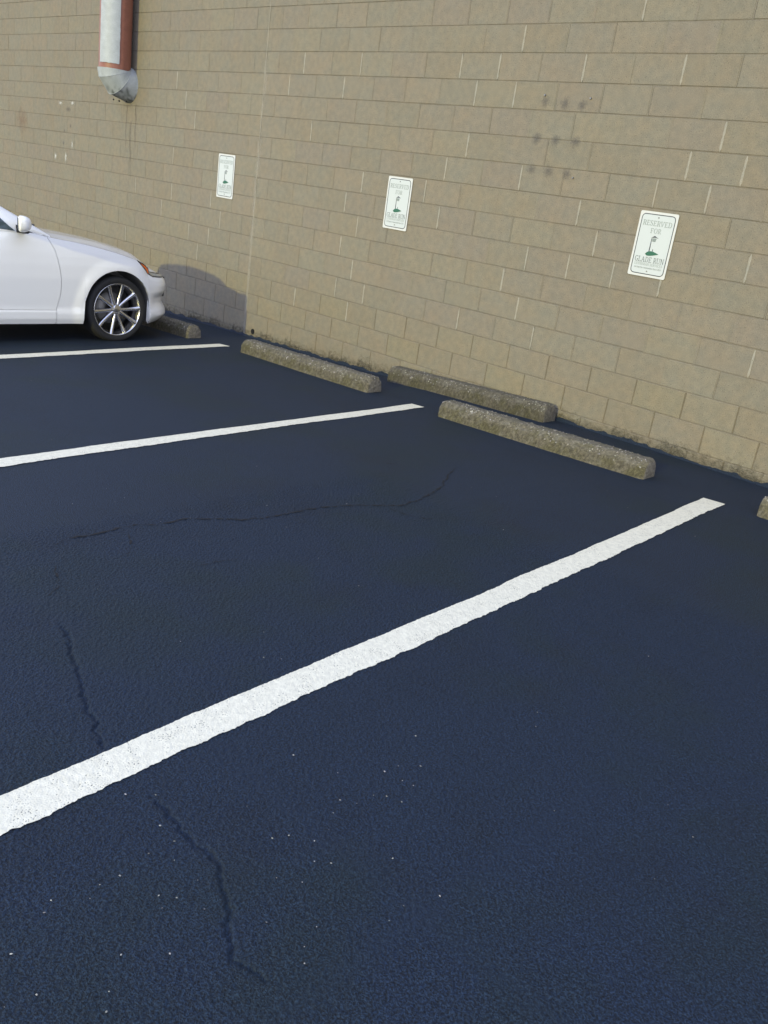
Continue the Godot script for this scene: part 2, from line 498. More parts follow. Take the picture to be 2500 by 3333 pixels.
func make_wall() -> Node3D:
	var wall := thing("block_wall", "long tan painted concrete block wall with a pale control joint", "wall")
	var x_min := -14.0; var x_max := 9.5
	var first := -10; var last := 16
	# backing: mortar that the joints show, and the wall's thickness
	var s := Sheet.new()
	s.box(Vector3((x_min + x_max) / 2, (TOP + 10 * COURSE - 0.5) / 2, -0.1075), Vector3((x_max - x_min) / 2, (TOP + 10 * COURSE + 0.5) / 2, 0.1))
	part("mortar_bed", s.mesh(false), M.mortar, wall)
	s = Sheet.new()
	s.box(Vector3((x_min + x_max) / 2, TOP + 10 * COURSE + 0.04, -0.09), Vector3((x_max - x_min) / 2 + 0.03, 0.036, 0.135))
	part("coping", s.mesh(false), M.mortar, wall)
	# bed joints: raked in the upper courses, filled almost flush lower down
	for i in range(first, last + 1):
		var y := TOP - i * COURSE
		if y < -0.3: continue
		var deep := rng.randf_range(-0.0046, -0.0030) if i < 7 else rng.randf_range(-0.0026, -0.0010)
		var bj := Sheet.new()
		bj.box(Vector3(0, 0, -0.01), Vector3((x_max - x_min) / 2, 0.0033, 0.01))
		part("bed_joint", bj.mesh(false), M.mortar, wall, Vector3((x_min + x_max) / 2, y, deep))
	# tones: one tan paint, thinner here, patched or dusty there
	var tones := []
	for k in 14:
		var t := rng.randf_range(0.972, 1.028)
		var w := rng.randf_range(-0.015, 0.015)
		var g := rng.randf_range(-0.012, 0.012)
		tones.append(Color(0.338 * t * (1.0 + w), 0.297 * t * (1.0 + g), 0.229 * t * (1.0 - w * 1.4)))
	var lower := []
	for k in 8:
		var t := rng.randf_range(0.97, 1.04)
		lower.append(Color(0.342 * t, 0.298 * t, 0.222 * t * rng.randf_range(0.96, 1.04)))
	var gap := 0.0038
	var whole := []; var whole_low := []
	for list in [[tones, whole], [lower, whole_low]]:
		for col in list[0]:
			var b := Sheet.new()
			block_mesh(-MODULE / 2 + gap, MODULE / 2 - gap, -COURSE / 2 + gap * 0.70, COURSE / 2 - gap * 0.70, col, b)
			list[1].append(b.mesh(false))
	var cut := -0.4064          # the control joint
	var all := []
	for i in range(first, last):
		var yc := TOP - (i + 0.5) * COURSE
		var off := 0.0 if posmod(i, 2) == 0 else 0.5
		var k := int(floor(x_min / MODULE)) - 1
		while (k + off) * MODULE < x_max:
			var a: float = (k + off) * MODULE; var b: float = a + MODULE
			k += 1
			for piece in ([[a, cut], [cut, b]] if a < cut - 0.01 and b > cut + 0.01 else [[a, b]]):
				var p0 := maxf(piece[0], x_min); var p1 := minf(piece[1], x_max)
				if p1 - p0 < 0.05: continue
				var v := in_view(Vector3((p0 + p1) / 2, yc, 0))
				var seen := v.x > -60 and v.x < 2560 and v.y > -60 and yc > gh((p0 + p1) / 2, 0.0) - 0.12
				var u0 := in_view(Vector3(p0, yc, 0)); var u1 := in_view(Vector3(p1, yc, 0))
				var size := absf(u1.x - u0.x) / maxf(v.z, 0.1) if seen else 0.0
				all.append({"p0": p0, "p1": p1, "y": yc, "i": i, "size": size})
	all.sort_custom(func(p, q): return p.size > q.size)
	var rest := Sheet.new()
	for n in all.size():
		var d: Dictionary = all[n]
		var low: bool = d.i >= 12
		var proud := rng.randf_range(-0.0008, 0.0008)
		if n < 300:
			var m: Mesh
			if absf(d.p1 - d.p0 - MODULE) < 0.001:
				m = (whole_low if low else whole)[rng.randi() % (whole_low if low else whole).size()]
			else:
				var b := Sheet.new()
				var hw: float = (d.p1 - d.p0) / 2
				block_mesh(-hw + gap, hw - gap, -COURSE / 2 + gap * 0.70, COURSE / 2 - gap * 0.70, tones[rng.randi() % tones.size()], b)
				m = b.mesh(false)
			part("block", m, M.block, wall, Vector3((d.p0 + d.p1) / 2, d.y, proud))
		else:
			block_mesh(d.p0 + gap, d.p1 - gap, d.y - COURSE / 2 + gap * 0.70, d.y + COURSE / 2 - gap * 0.70, (lower if low else tones)[rng.randi() % 8], rest, Vector3(0, 0, proud))
	var o := part("far_blocks", rest.mesh(false), M.block, wall)
	o.set_meta("kind", "stuff")
	# head joints: most painted over, some raked and refilled with pale mortar
	var pale := {}
	for group in [[2100, 0, 2.765, [[95, 100], [480, 560], [820, 1150], [490, 1410], [1005, 1450], [175, 1640], [645, 1750]]],
			[2100, 800, 2.765, [[1020, 130], [170, 330], [1025, 1010]]],
			[1400, 0, 2.765, [[910, 290], [690, 540], [340, 540], [470, 790], [835, 790], [385, 1240], [185, 1450], [875, 1550], [100, 1900]]],
			[1400, 700, 2.765, [[680, 530], [815, 775], [935, 1030], [900, 330], [265, 870]]],
			[800, 0, 2.765, [[565, 520], [1085, 530], [430, 720], [920, 720], [610, 1130], [1080, 1620]]],
			[800, 600, 2.765, [[910, 130], [1020, 330], [870, 510], [965, 750], [820, 890], [1075, 940], [455, 960], [920, 1090]]],
			[400, 200, 2.765, [[515, 150], [595, 320], [675, 520], [470, 830], [130, 1100], [455, 1160], [805, 1190], [360, 1270], [885, 1400], [600, 1490], [780, 1510], [40, 1490], [680, 1660]]],
			[1650, 200, 1.9518, [[545, 50], [495, 920], [600, 1110], [415, 1270], [705, 1310]]],
			[650, 350, 2.0738, [[1540, 530], [1625, 700]]]]:
		for p in group[3]:
			var w := to_wall(Vector2(group[0] + p[0] / group[2], group[1] + p[1] / group[2]))
			var i := int(floor((TOP - w.y) / COURSE))
			var off := 0.0 if posmod(i, 2) == 0 else 0.5
			pale[Vector2i(i, int(round(w.x / MODULE - off - 0.03)))] = true
	var fill := Sheet.new()
	var pale_meshes := []
	for k in 4:
		var b := Sheet.new()
		var n := 9
		for j in n:
			var y := lerpf(0.5, -0.5, j / (n - 1.0)) * (COURSE - 0.012)
			var w := 0.0082 * rng.randf_range(0.6, 1.2) * (1.0 if j > 0 and j < n - 1 else 0.5)
			b.add(Vector3(-w, y, -0.0005)); b.add(Vector3(-w * 0.5, y, 0.0022)); b.add(Vector3(w * 0.5, y, 0.0022)); b.add(Vector3(w, y, -0.0005))
		b.grid(n, 4, 0)
		pale_meshes.append(b.mesh())
	for i in range(first, last):
		var yc := TOP - (i + 0.5) * COURSE
		var off := 0.0 if posmod(i, 2) == 0 else 0.5
		for k in range(int(x_min / MODULE), int(x_max / MODULE)):
			var x := (k + off) * MODULE
			if absf(x - cut) < 0.05: continue
			if pale.has(Vector2i(i, k)):
				part("pale_joint", pale_meshes[rng.randi() % 4], M.pale_mortar, wall, Vector3(x, yc, 0.0018))
			var smeared := i < 12 and rng.randf() < 0.45      # paint bridges the joint
			var deep := -0.0028 if i >= 12 else (0.0014 if smeared else rng.randf_range(-0.0022, -0.0008))
			var jw := 0.0085 if smeared else 0.004
			fill.flat_quad(Vector3(x - jw, yc + 0.0985, deep), Vector3(x + jw, yc + 0.0985, deep), Vector3(x + jw, yc - 0.0985, deep), Vector3(x - jw, yc - 0.0985, deep), (tones[rng.randi() % 14] if i < 12 else Color(0.25, 0.21, 0.143)))
	var fo := part("head_joints", fill.mesh(false), M.block, wall)
	fo.set_meta("kind", "stuff")
	# control joint: a bead of caulk smeared over the cut
	var cj := Sheet.new()
	var f := fnl(2.2, 81, 3)
	var n2 := 110
	for k in n2:
		var y := lerpf(TOP + 9 * COURSE, -0.3, k / (n2 - 1.0))
		var w := 0.006 + 0.012 * (1.0 - smoothstep(0.9, 1.5, y)) + 0.008 * absf(f.get_noise_1d(y)) * 2.0
		var dx := 0.006 * f.get_noise_1d(y * 0.6 + 9.0)
		cj.add(Vector3(cut + dx - w, y, 0.0005)); cj.add(Vector3(cut + dx - 0.006, y, 0.0032)); cj.add(Vector3(cut + dx + 0.005, y, 0.0028)); cj.add(Vector3(cut + dx + w * 0.8, y, 0.0005))
	cj.grid(n2, 4, 0)
	part("control_joint", cj.mesh(), M.caulk, wall)
	var smear := stain_material(lin(0.48, 0.45, 0.39), 0.4, 177, "drip")
	patch("caulk_smear", smear, wall, Vector3(cut + 0.01, 1.75, 0.0030), 0.20, 1.9)
	patch("caulk_smear", smear, wall, Vector3(cut - 0.01, 1.15, 0.0034), 0.14, 1.5)
	# marks on the paint
	var grey_blots := []
	for k in 3: grey_blots.append(stain_material(lin(0.13, 0.125, 0.135), 0.58, 100 + k, "blot"))
	var q := 0
	for p in [[3.156, 2.405], [3.344, 2.395], [3.502, 2.39], [3.138, 2.135], [3.32, 2.134], [3.503, 2.134], [3.139, 1.905], [3.309, 1.902], [3.481, 1.899]]:
		patch("stain", grey_blots[q % 3], wall, Vector3(p[0], p[1], 0.003), 0.125 + 0.03 * (q % 2), 0.135, q * 1.3)
		q += 1
	var dots := Sheet.new()
	for p in [[3.145, 2.45], [3.566, 2.441], [3.546, 1.876]]:
		var d := CylinderMesh.new(); d.top_radius = 0.007; d.bottom_radius = 0.009; d.height = 0.012; d.radial_segments = 8; d.rings = 1
		var b := part("anchor_stub", d, M.bolt, wall, Vector3(p[0], p[1], 0.005)); b.rotation.x = PI / 2
	var drips := []
	for k in 3: drips.append(stain_material(lin(0.13, 0.12, 0.10), 0.55, 120 + k, "drip"))
	patch("drip_stain", drips[0], wall, Vector3(-3.115, 1.86, 0.0030), 0.10, 0.60)
	patch("drip_stain", drips[1], wall, Vector3(-2.90, 1.83, 0.0034), 0.12, 0.70)
	patch("drip_stain", drips[2], wall, Vector3(-3.01, 1.55, 0.0040), 0.14, 0.85)
	var chalk := []
	for k in 2: chalk.append(stain_material(lin(0.72, 0.72, 0.70), 0.9, 130 + k, "blot"))
	patch("white_splash", chalk[0], wall, Vector3(-4.87, 2.10, 0.003), 0.17, 0.07)
	patch("white_splash", chalk[1], wall, Vector3(-4.53, 2.11, 0.003), 0.16, 0.08)
	patch("white_splash", chalk[0], wall, Vector3(-4.52, 1.59, 0.003), 0.06, 0.17)
	patch("white_splash", chalk[1], wall, Vector3(-5.0, 1.41, 0.003), 0.12, 0.13)
	patch("white_splash", chalk[0], wall, Vector3(-4.70, 1.42, 0.003), 0.10, 0.20)
	patch("stain", grey_blots[0], wall, Vector3(-4.646, 2.03, 0.0034), 0.22, 0.10)
	for p in [[-4.573, 1.824, 0.07], [-4.751, 1.754, 0.07], [-4.77, 1.592, 0.08]]:
		patch("stain", grey_blots[1], wall, Vector3(p[0], p[1], 0.0034), p[2], 0.09)
	patch("rust_stain", stain_material(lin(0.30, 0.15, 0.09), 0.35, 141, "blot"), wall, Vector3(-6.06, 1.83, 0.003), 0.55, 0.5)
	# dirt thrown up along the foot of the wall
	var dirt := []
	for k in 5: dirt.append(stain_material(lin(0.07, 0.062, 0.045), 0.62, 150 + k, "splash"))
	var x := -7.0
	q = 0
	while x < 8.0:
		var w := rng.randf_range(0.5, 0.8)
		var hh := rng.randf_range(0.20, 0.34)
		patch("dirt_stain", dirt[q % 5], wall, Vector3(x + w / 2, gh(x + w / 2, 0.0) + hh / 2 - 0.02, 0.0026 + 0.0006 * (q % 2)), w * 1.25, hh)
		x += w * 0.85
		q += 1
	# sealer lapped up against the foot of the wall
	var lap := Sheet.new()
	var lf := fnl(5.0, 91, 4)
	var nx := 900
	for k in nx:
		var lx := lerpf(-9.0, 9.0, k / (nx - 1.0))
		var y := gh(lx, 0.0)
		var up := 0.012 + 0.030 * maxf(0.0, lf.get_noise_1d(lx) + 0.25) + 0.008 * lf.get_noise_1d(lx * 6.0)
		lap.add(Vector3(lx, y + up, 0.0042)); lap.add(Vector3(lx, y + 0.004, 0.012)); lap.add(Vector3(lx, y - 0.02, 0.03))
	lap.grid(nx, 3, 0, true)
	part("sealer_edge", lap.mesh(), M.asphalt, wall)
	# the small weep hole by the control joint
	var hole := CylinderMesh.new(); hole.top_radius = 0.030; hole.bottom_radius = 0.030; hole.height = 0.004; hole.radial_segments = 14
	var ho := part("weep_hole", hole, M.crack, wall, Vector3(to_wall(Vector2(823, 1079)).x, to_wall(Vector2(823, 1079)).y, 0.0035)); ho.rotation.x = PI / 2
	return wall

# ---------------------------------------------------------------- signs
func rounded(w: float, h: float, r: float, inset := 0.0) -> PackedVector2Array:
	var p := PackedVector2Array()
	for c in 4:
		var sx: float = [1, -1, -1, 1][c]; var sy: float = [1, 1, -1, -1][c]
		for k in 7:
			var a := PI / 2 * (c + k / 6.0)
			p.append(Vector2(sx * (w / 2 - r), sy * (h / 2 - r)) + Vector2(cos(a), sin(a)) * (r - inset))
	return p

func plate(outline: PackedVector2Array, z0: float, z1: float) -> ArrayMesh:
	var s := Sheet.new()
	var n := outline.size()
	for p in outline: s.add(Vector3(p.x, p.y, z1))
	s.i = Geometry2D.triangulate_polygon(outline)
	for k in range(0, s.i.size(), 3):
		var a := outline[s.i[k]]; var b := outline[s.i[k + 1]]; var c := outline[s.i[k + 2]]
		if (b - a).cross(c - a) > 0: var t := s.i[k]; s.i[k] = s.i[k + 1]; s.i[k + 1] = t
	for k in n:
		var a := outline[k]; var b := outline[(k + 1) % n]
		s.flat_quad(Vector3(b.x, b.y, z1), Vector3(b.x, b.y, z0), Vector3(a.x, a.y, z0), Vector3(a.x, a.y, z1))
	return s.mesh(false)

func lettering(text: String, height: float, width: float, at: Vector2, m: Material, parent: Node, serif := true) -> void:
	var f := SystemFont.new()
	f.font_names = PackedStringArray(["Droid Serif" if serif else "Droid Sans"])
	var t := TextMesh.new()
	t.font = f; t.text = text; t.font_size = 64; t.pixel_size = 0.001; t.depth = 0.0; t.curve_step = 4.0
	var box := t.get_aabb()
	var o := part("lettering", t, m, parent, Vector3(at.x, at.y, 0.0040))
	var cap := 0.046
	o.scale = Vector3(width / box.size.x, height / cap, 1.0)
	o.set_meta("label", "the words " + text.to_lower())

func make_sign(label: String, at: Vector3, tilt: float) -> void:
	var t := thing("parking_sign", label, "sign", at + Vector3(0, 0, 0.0045), "reserved parking signs")
	t.rotation.z = tilt
	part("plate", plate(rounded(0.305, 0.457, 0.012), 0.0005, 0.003), M.sign_white, t)
	# thin dark rule with round corners
	var ring := Sheet.new()
	var a := rounded(0.272, 0.424, 0.030); var b := rounded(0.272, 0.424, 0.030, 0.0058)
	for k in a.size() + 1:
		ring.add(Vector3(a[k % a.size()].x, a[k % a.size()].y, 0.0036)); ring.add(Vector3(b[k % a.size()].x, b[k % a.size()].y, 0.0036))
	ring.grid(a.size() + 1, 2, 0)
	part("border", ring.mesh(false), M.ink_dark, t)
	part("face", plate(rounded(0.266, 0.418, 0.027), 0.003, 0.0033), M.sign_face, t)
	lettering("RESERVED", 0.036, 0.232, Vector2(0, 0.148), M.ink_pale, t)
	lettering("FOR", 0.034, 0.086, Vector2(0, 0.096), M.ink_pale, t)
	lettering("GLADE RUN", 0.038, 0.236, Vector2(0, -0.108), M.ink_grey, t)
	lettering("LUTHERAN SERVICES", 0.017, 0.226, Vector2(0, -0.141), M.ink_pale, t)
	lettering("Serving the communities Since 1854", 0.012, 0.218, Vector2(0, -0.166), M.ink_grey, t)
	# emblem: a lantern on a post over a green rise
	var e := Node3D.new(); e.name = "emblem"; t.add_child(e)
	part("emblem_roof", plate(PackedVector2Array([Vector2(-0.026, 0.046), Vector2(0.002, 0.064), Vector2(0.036, 0.047), Vector2(0.020, 0.050), Vector2(0.004, 0.052), Vector2(-0.012, 0.049)]), 0.003, 0.0040), M.ink_dark, e)
	part("emblem_lantern", plate(PackedVector2Array([Vector2(-0.014, 0.046), Vector2(0.020, 0.046), Vector2(0.015, 0.022), Vector2(-0.010, 0.022)]), 0.003, 0.0040), M.ink_pale, e)
	part("emblem_post", plate(PackedVector2Array([Vector2(-0.021, 0.044), Vector2(-0.016, 0.044), Vector2(-0.014, -0.056), Vector2(-0.022, -0.056)]), 0.003, 0.0040), M.ink_dark, e)
	part("emblem_stub", plate(PackedVector2Array([Vector2(0.006, -0.030), Vector2(0.012, -0.030), Vector2(0.013, -0.056), Vector2(0.005, -0.056)]), 0.003, 0.0040), M.ink_grey, e)
	var hill := PackedVector2Array()
	for k in 9: hill.append(Vector2(lerpf(-0.046, 0.062, k / 8.0), -0.068 + 0.020 * sin(PI * pow(k / 8.0, 0.7)) + 0.008 * k / 8.0))
	for k in range(8, 0, -1): hill.append(Vector2(lerpf(-0.046, 0.062, k / 8.0), -0.070 - 0.012 * sin(PI * pow(k / 8.0, 0.6)) + 0.009 * k / 8.0))
	part("emblem_hill", plate(hill, 0.003, 0.0042), M.ink_green, e)
	for y in [0.190, -0.188]:
		var c := CylinderMesh.new(); c.top_radius = 0.0045; c.bottom_radius = 0.0050; c.height = 0.004; c.radial_segments = 10; c.rings = 1
		var o := part("bolt", c, M.bolt, t, Vector3(0, y, 0.005)); o.rotation.x = PI / 2

# ---------------------------------------------------------------- wheel stops
func make_stop(label: String, left: Vector2, right: Vector2, w: float, h: float, seed_: int, dark: float, dz := 0.0) -> void:
	# left and right: (x, z) of the ends on the centre line
	var a := Vector3(left.x, gh(left.x, left.y) + dz, left.y); var b := Vector3(right.x, gh(right.x, right.y) + dz, right.y)
	var o := thing("wheel_stop", label, "wheel stop", (a + b) / 2 + Vector3(0, -0.004, 0), "concrete wheel stops along the wall")
	var ex := (b - a).normalized()
	o.basis = Basis(ex, Vector3.UP, ex.cross(Vector3.UP)).orthonormalized()
	var length := a.distance_to(b)
	var corners := [Vector2(0.50, 0.0), Vector2(0.47, 0.56), Vector2(0.45, 0.68), Vector2(0.31, 0.95), Vector2(0.22, 1.0), Vector2(-0.22, 1.0), Vector2(-0.31, 0.95), Vector2(-0.45, 0.68), Vector2(-0.50, 0.0)]
	var ring := []
	for k in corners.size() - 1:
		for j in 5: ring.append((corners[k] as Vector2).lerp(corners[k + 1], j / 5.0))
	ring.append(corners[-1])
	var f := fnl(9.0, seed_, 4); var f2 := fnl(45.0, seed_ + 1, 3); var f3 := fnl(4.0, seed_ + 2, 4); var chip := fnl(6.0, seed_ + 3, 2)
	var n := 190
	var s := Sheet.new()
	var surf := []
	for k in n + 1:
		var u := lerpf(-length / 2, length / 2, k / float(n))
		var end := minf(k, n - k) * length / n
		var sc := 1.0 - 0.14 * pow(clampf(1.0 - end / 0.035, 0.0, 1.0), 2.0)
		var row := []
		for q in ring:
			var p := Vector3(u, q.y * h * sc, q.x * w * sc)
			var nrm := Vector3(0, (q.y - 0.35) * 1.2, q.x * 2.0).normalized()
			if q.y == 0.0: nrm = Vector3(0, 0, signf(q.x))
			var d := 0.0030 * f.get_noise_3dv(p) + 0.0030 * f2.get_noise_3dv(p)
			if q.y > 0.7: d -= 0.012 * maxf(0.0, chip.get_noise_3dv(p) - 0.22)
			p += nrm * d
			var c := Color(0.27, 0.245, 0.195)
			c = c.lerp(Color(0.20, 0.185, 0.105), clampf(0.55 + 1.5 * f3.get_noise_3dv(p * 1.5) - 0.75 * q.y * q.y, 0.0, 0.85))
			c = c.lerp(Color(0.34, 0.32, 0.28), clampf(1.6 * f3.get_noise_3dv(p * 3.0 + Vector3(7, 0, 0)) - 0.15, 0.0, 0.7))
			c = c.lerp(Color(0.12, 0.11, 0.085), clampf(1.9 * f2.get_noise_3dv(p * 0.7 + Vector3(0, 5, 0)) - 0.25, 0.0, 0.8))
			c *= dark * (1.0 + 0.55 * f2.get_noise_3dv(p * 2.0))
			c.a = 1.0
			s.add(p, c)
			row.append([p, nrm])
		surf.append(row)
	s.grid(n + 1, ring.size(), 0, true)
	# sawn ends: a flat, slightly rough face on each
	for e in [0, n]:
		var cap := Sheet.new()
		var out := -1.0 if e == 0 else 1.0
		var rings := 5
		for q in rings:
			for j in ring.size():
				var p: Vector3 = surf[e][j][0]
				var mid := Vector3(p.x, h * 0.42, 0)
				var t := q / (rings - 1.0)
				var at := mid.lerp(p, t)
				at.x += out * (0.006 * (1.0 - t * t) + (0.003 * f2.get_noise_3dv(at * 2.0) if q < rings - 1 else 0.0))
				var c := Color(0.36, 0.335, 0.30) * dark * (1.0 + 0.5 * f2.get_noise_3dv(at * 2.0))
				c.a = 1.0
				cap.add(at, c)
			var first_p: int = cap.v.size() - ring.size()
			if q == rings - 1 or q > 0:
				# close along the foot
				cap.quad(first_p, first_p - ring.size(), first_p - 1, cap.v.size() - 1)
		cap.grid(rings, ring.size(), 0, e == 0)
		part("end_face", cap.mesh(false), M.concrete, o)
	part("concrete_bar", s.mesh(), M.concrete, o)
	# aggregate stones where the cement skin has weathered away
	var g := Sheet.new()
	for k in 520:
		var j := rng.randi_range(6, ring.size() - 7)
		var row: Array = surf[rng.randi_range(1, n - 1)]
		var p: Vector3 = row[j][0]
		if chip.get_noise_3dv(p * 0.8 + Vector3(3, 0, 0)) + (0.25 if j > 11 and j < ring.size() - 12 else -0.1) < rng.randf_range(-0.3, 0.5): continue
		var t := rng.randf_range(0.16, 0.46) * dark
		var col := Color(t, t * rng.randf_range(0.88, 0.98), t * rng.randf_range(0.70, 0.92))
		pebble(g, p, rng.randf_range(0.0028, 0.0066), row[j][1], col)
	var go := part("exposed_aggregate", g.mesh(false), M.stone, o)
	go.set_meta("kind", "stuff")

# ---------------------------------------------------------------- duct
func make_duct() -> void:
	var o := thing("exhaust_duct", "large brown round duct with white sheet and grey elbow on the wall", "duct", Vector3(-3.08, 2.50, 0.206))
	var r := 0.188
	var tube := func(rad: float, y0: float, y1: float, a0: float, a1: float, n: int) -> ArrayMesh:
		var s := Sheet.new()
		var rows := 12
		for k in rows:
			for j in n + 1:
				var a := deg_to_rad(lerpf(a0, a1, j / float(n)))
				var y := lerpf(y0, y1, k / (rows - 1.0))
				s.add(Vector3(cos(a) * rad, y, sin(a) * rad))
		s.grid(rows, n + 1, 0)
		return s.mesh()
	part("pipe", tube.call(r, 0.0, 2.75, 0.0, 360.0, 40), M.duct_brown, o)
	# the white sheet is bent round the front and right of the pipe, its rim ragged
	var s := Sheet.new()
	var rows := 90; var n := 20
	for k in rows:
		var y := lerpf(0.055, 2.70, k / (rows - 1.0))
		for j in n + 1:
			var a0 := 14.0 + 1.2 * noise.get_noise_1d(y * 260.0)
			var a := deg_to_rad(lerpf(a0, 90.0 + 1.0 * noise.get_noise_1d(y * 200.0 + 90.0), j / float(n)))
			var rr := r + 0.008
			s.add(Vector3(cos(a) * rr, y + (0.006 * noise.get_noise_1d(j * 40.0) if k == 0 else 0.0), sin(a) * rr))
	s.grid(rows, n + 1, 0)
	part("white_sheet", s.mesh(), M.duct_white, o)
	# gored elbow turning into the wall
	var rings := [[0.0, 0.0, 0.0], [-0.030, -0.006, 22.0], [-0.105, -0.065, 58.0], [-0.140, -0.21, 90.0]]
	var e := Sheet.new()
	var f := fnl(7.0, 33, 3)
	var seams := []
	for g in rings.size() - 1:
		var st := e.v.size()
		var cols := 41
		var sub := 8
		for k in sub:
			var t := k / (sub - 1.0)
			for j in cols:
				var a := TAU * j / (cols - 1)
				var pt := []
				for q in [rings[g], rings[g + 1]]:
					var tilt := deg_to_rad(q[2])
					# ring plane: normal turns from down to towards the wall
					var ax := Vector3(1, 0, 0); var az := Vector3(0, -sin(tilt), cos(tilt))
					pt.append(Vector3(0, q[0], q[1]) + (ax * cos(a) + az * sin(a)) * (r + 0.012))
				var p: Vector3 = pt[0].lerp(pt[1], t)
				var soot := clampf((-0.225 - p.y) * 8.0 + 1.6 * f.get_noise_3dv(p * 2.0), 0.0, 1.0)
				var col := Color.WHITE.lerp(Color(0.09, 0.09, 0.08), soot * 0.9)
				col = col.lerp(Color(0.72, 0.76, 0.70), clampf(f.get_noise_3dv(p) * 1.3, 0.0, 0.3))
				e.add(p, col)
		e.grid(sub, cols, st, true)
	part("elbow", e.mesh(false), M.duct_grey, o)
	# standing seams between the gores, and the collar at the pipe's foot
	for g in [1, 2]:
		var q: Array = rings[g]
		var tm := TorusMesh.new(); tm.inner_radius = r + 0.009; tm.outer_radius = r + 0.015; tm.rings = 40; tm.ring_segments = 6
		var so := part("seam", tm, M.duct_grey, o, Vector3(0, q[0], q[1])); so.rotation.x = deg_to_rad(q[2])
	for p in [Vector3(0.02, -0.335, -0.06), Vector3(-0.06, -0.325, -0.03), Vector3(0.08, -0.33, -0.12)]:
		var d := Sheet.new()
		pebble(d, Vector3.ZERO, 0.013, Vector3.DOWN, Color.WHITE)
		var po := part("soot_crust", d.mesh(false), M.car_trim, o, p); po.scale = Vector3(0.8, 1.3, 0.8)

# ---------------------------------------------------------------- car
const PLAN := [[0.0, -0.86], [0.22, -0.850], [0.40, -0.815], [0.55, -0.752], [0.67, -0.675], [0.76, -0.585], [0.825, -0.485], [0.865, -0.37], [0.884, -0.25], [0.892, -0.10], [0.895, 0.10], [0.893, 0.45], [0.890, 0.8], [0.890, 1.4], [0.890, 2.2], [0.888, 2.8], [0.875, 3.15], [0.84, 3.42], [0.74, 3.58], [0.55, 3.67], [0.28, 3.71], [0.0, 3.72]]
const EDGE_TOP := [[-0.9, 0.615], [-0.7, 0.635], [-0.5, 0.665], [-0.37, 0.715], [-0.3, 0.748], [-0.23, 0.775], [0.0, 0.835], [0.3, 0.89], [0.6, 0.935], [0.75, 0.958], [1.0, 0.972], [1.8, 0.995], [2.6, 1.02], [3.3, 1.01], [3.75, 0.97]]
const DECK_MID := [[-0.9, 0.63], [-0.86, 0.645], [-0.68, 0.715], [-0.5, 0.80], [-0.3, 0.86], [-0.05, 0.908], [0.18, 0.938], [0.65, 0.985], [1.0, 1.0], [2.6, 1.05], [3.2, 1.06], [3.6, 1.04], [3.75, 0.98]]
const SIDE_IN := [[0.14, -0.05], [0.17, -0.022], [0.22, -0.002], [0.285, 0.0], [0.305, -0.014], [0.42, -0.006], [0.58, 0.0], [0.70, -0.006], [0.80, -0.022], [0.90, -0.052], [1.02, -0.105]]
const NOSE_IN := [[0.14, -0.09], [0.19, -0.03], [0.24, 0.012], [0.29, 0.004], [0.36, -0.034], [0.41, -0.032], [0.47, 0.004], [0.53, 0.006], [0.575, -0.010], [0.61, -0.045], [0.635, -0.10], [0.66, -0.14], [0.72, -0.17], [0.80, -0.19], [1.02, -0.24]]
const SEAM := [[0.14, 0.0], [0.30, 0.0], [0.38, -0.024], [0.453, -0.042], [0.55, -0.046], [0.635, -0.040], [0.73, -0.022], [0.826, 0.0], [0.88, 0.03], [0.95, 0.065], [1.1, 0.10]]
const ARCH_R := 0.357
const ARCH_Y := 0.315
const ARCH_Z := [-0.022, 2.73]

func catmull(t: Array, u: float) -> Vector2:
	var k := clampi(int(u), 0, t.size() - 2)
	var f := u - k
	var g := func(i: int) -> Vector2:
		var q := absi(i)
		if q > t.size() - 1: q = 2 * (t.size() - 1) - q
		return Vector2(t[q][0] * (-1.0 if i < 0 or i > t.size() - 1 else 1.0), t[q][1])
	var p0: Vector2 = g.call(k - 1); var p1: Vector2 = g.call(k); var p2: Vector2 = g.call(k + 1); var p3: Vector2 = g.call(k + 2)
	return p1.cubic_interpolate(p2, p0, p3, f)

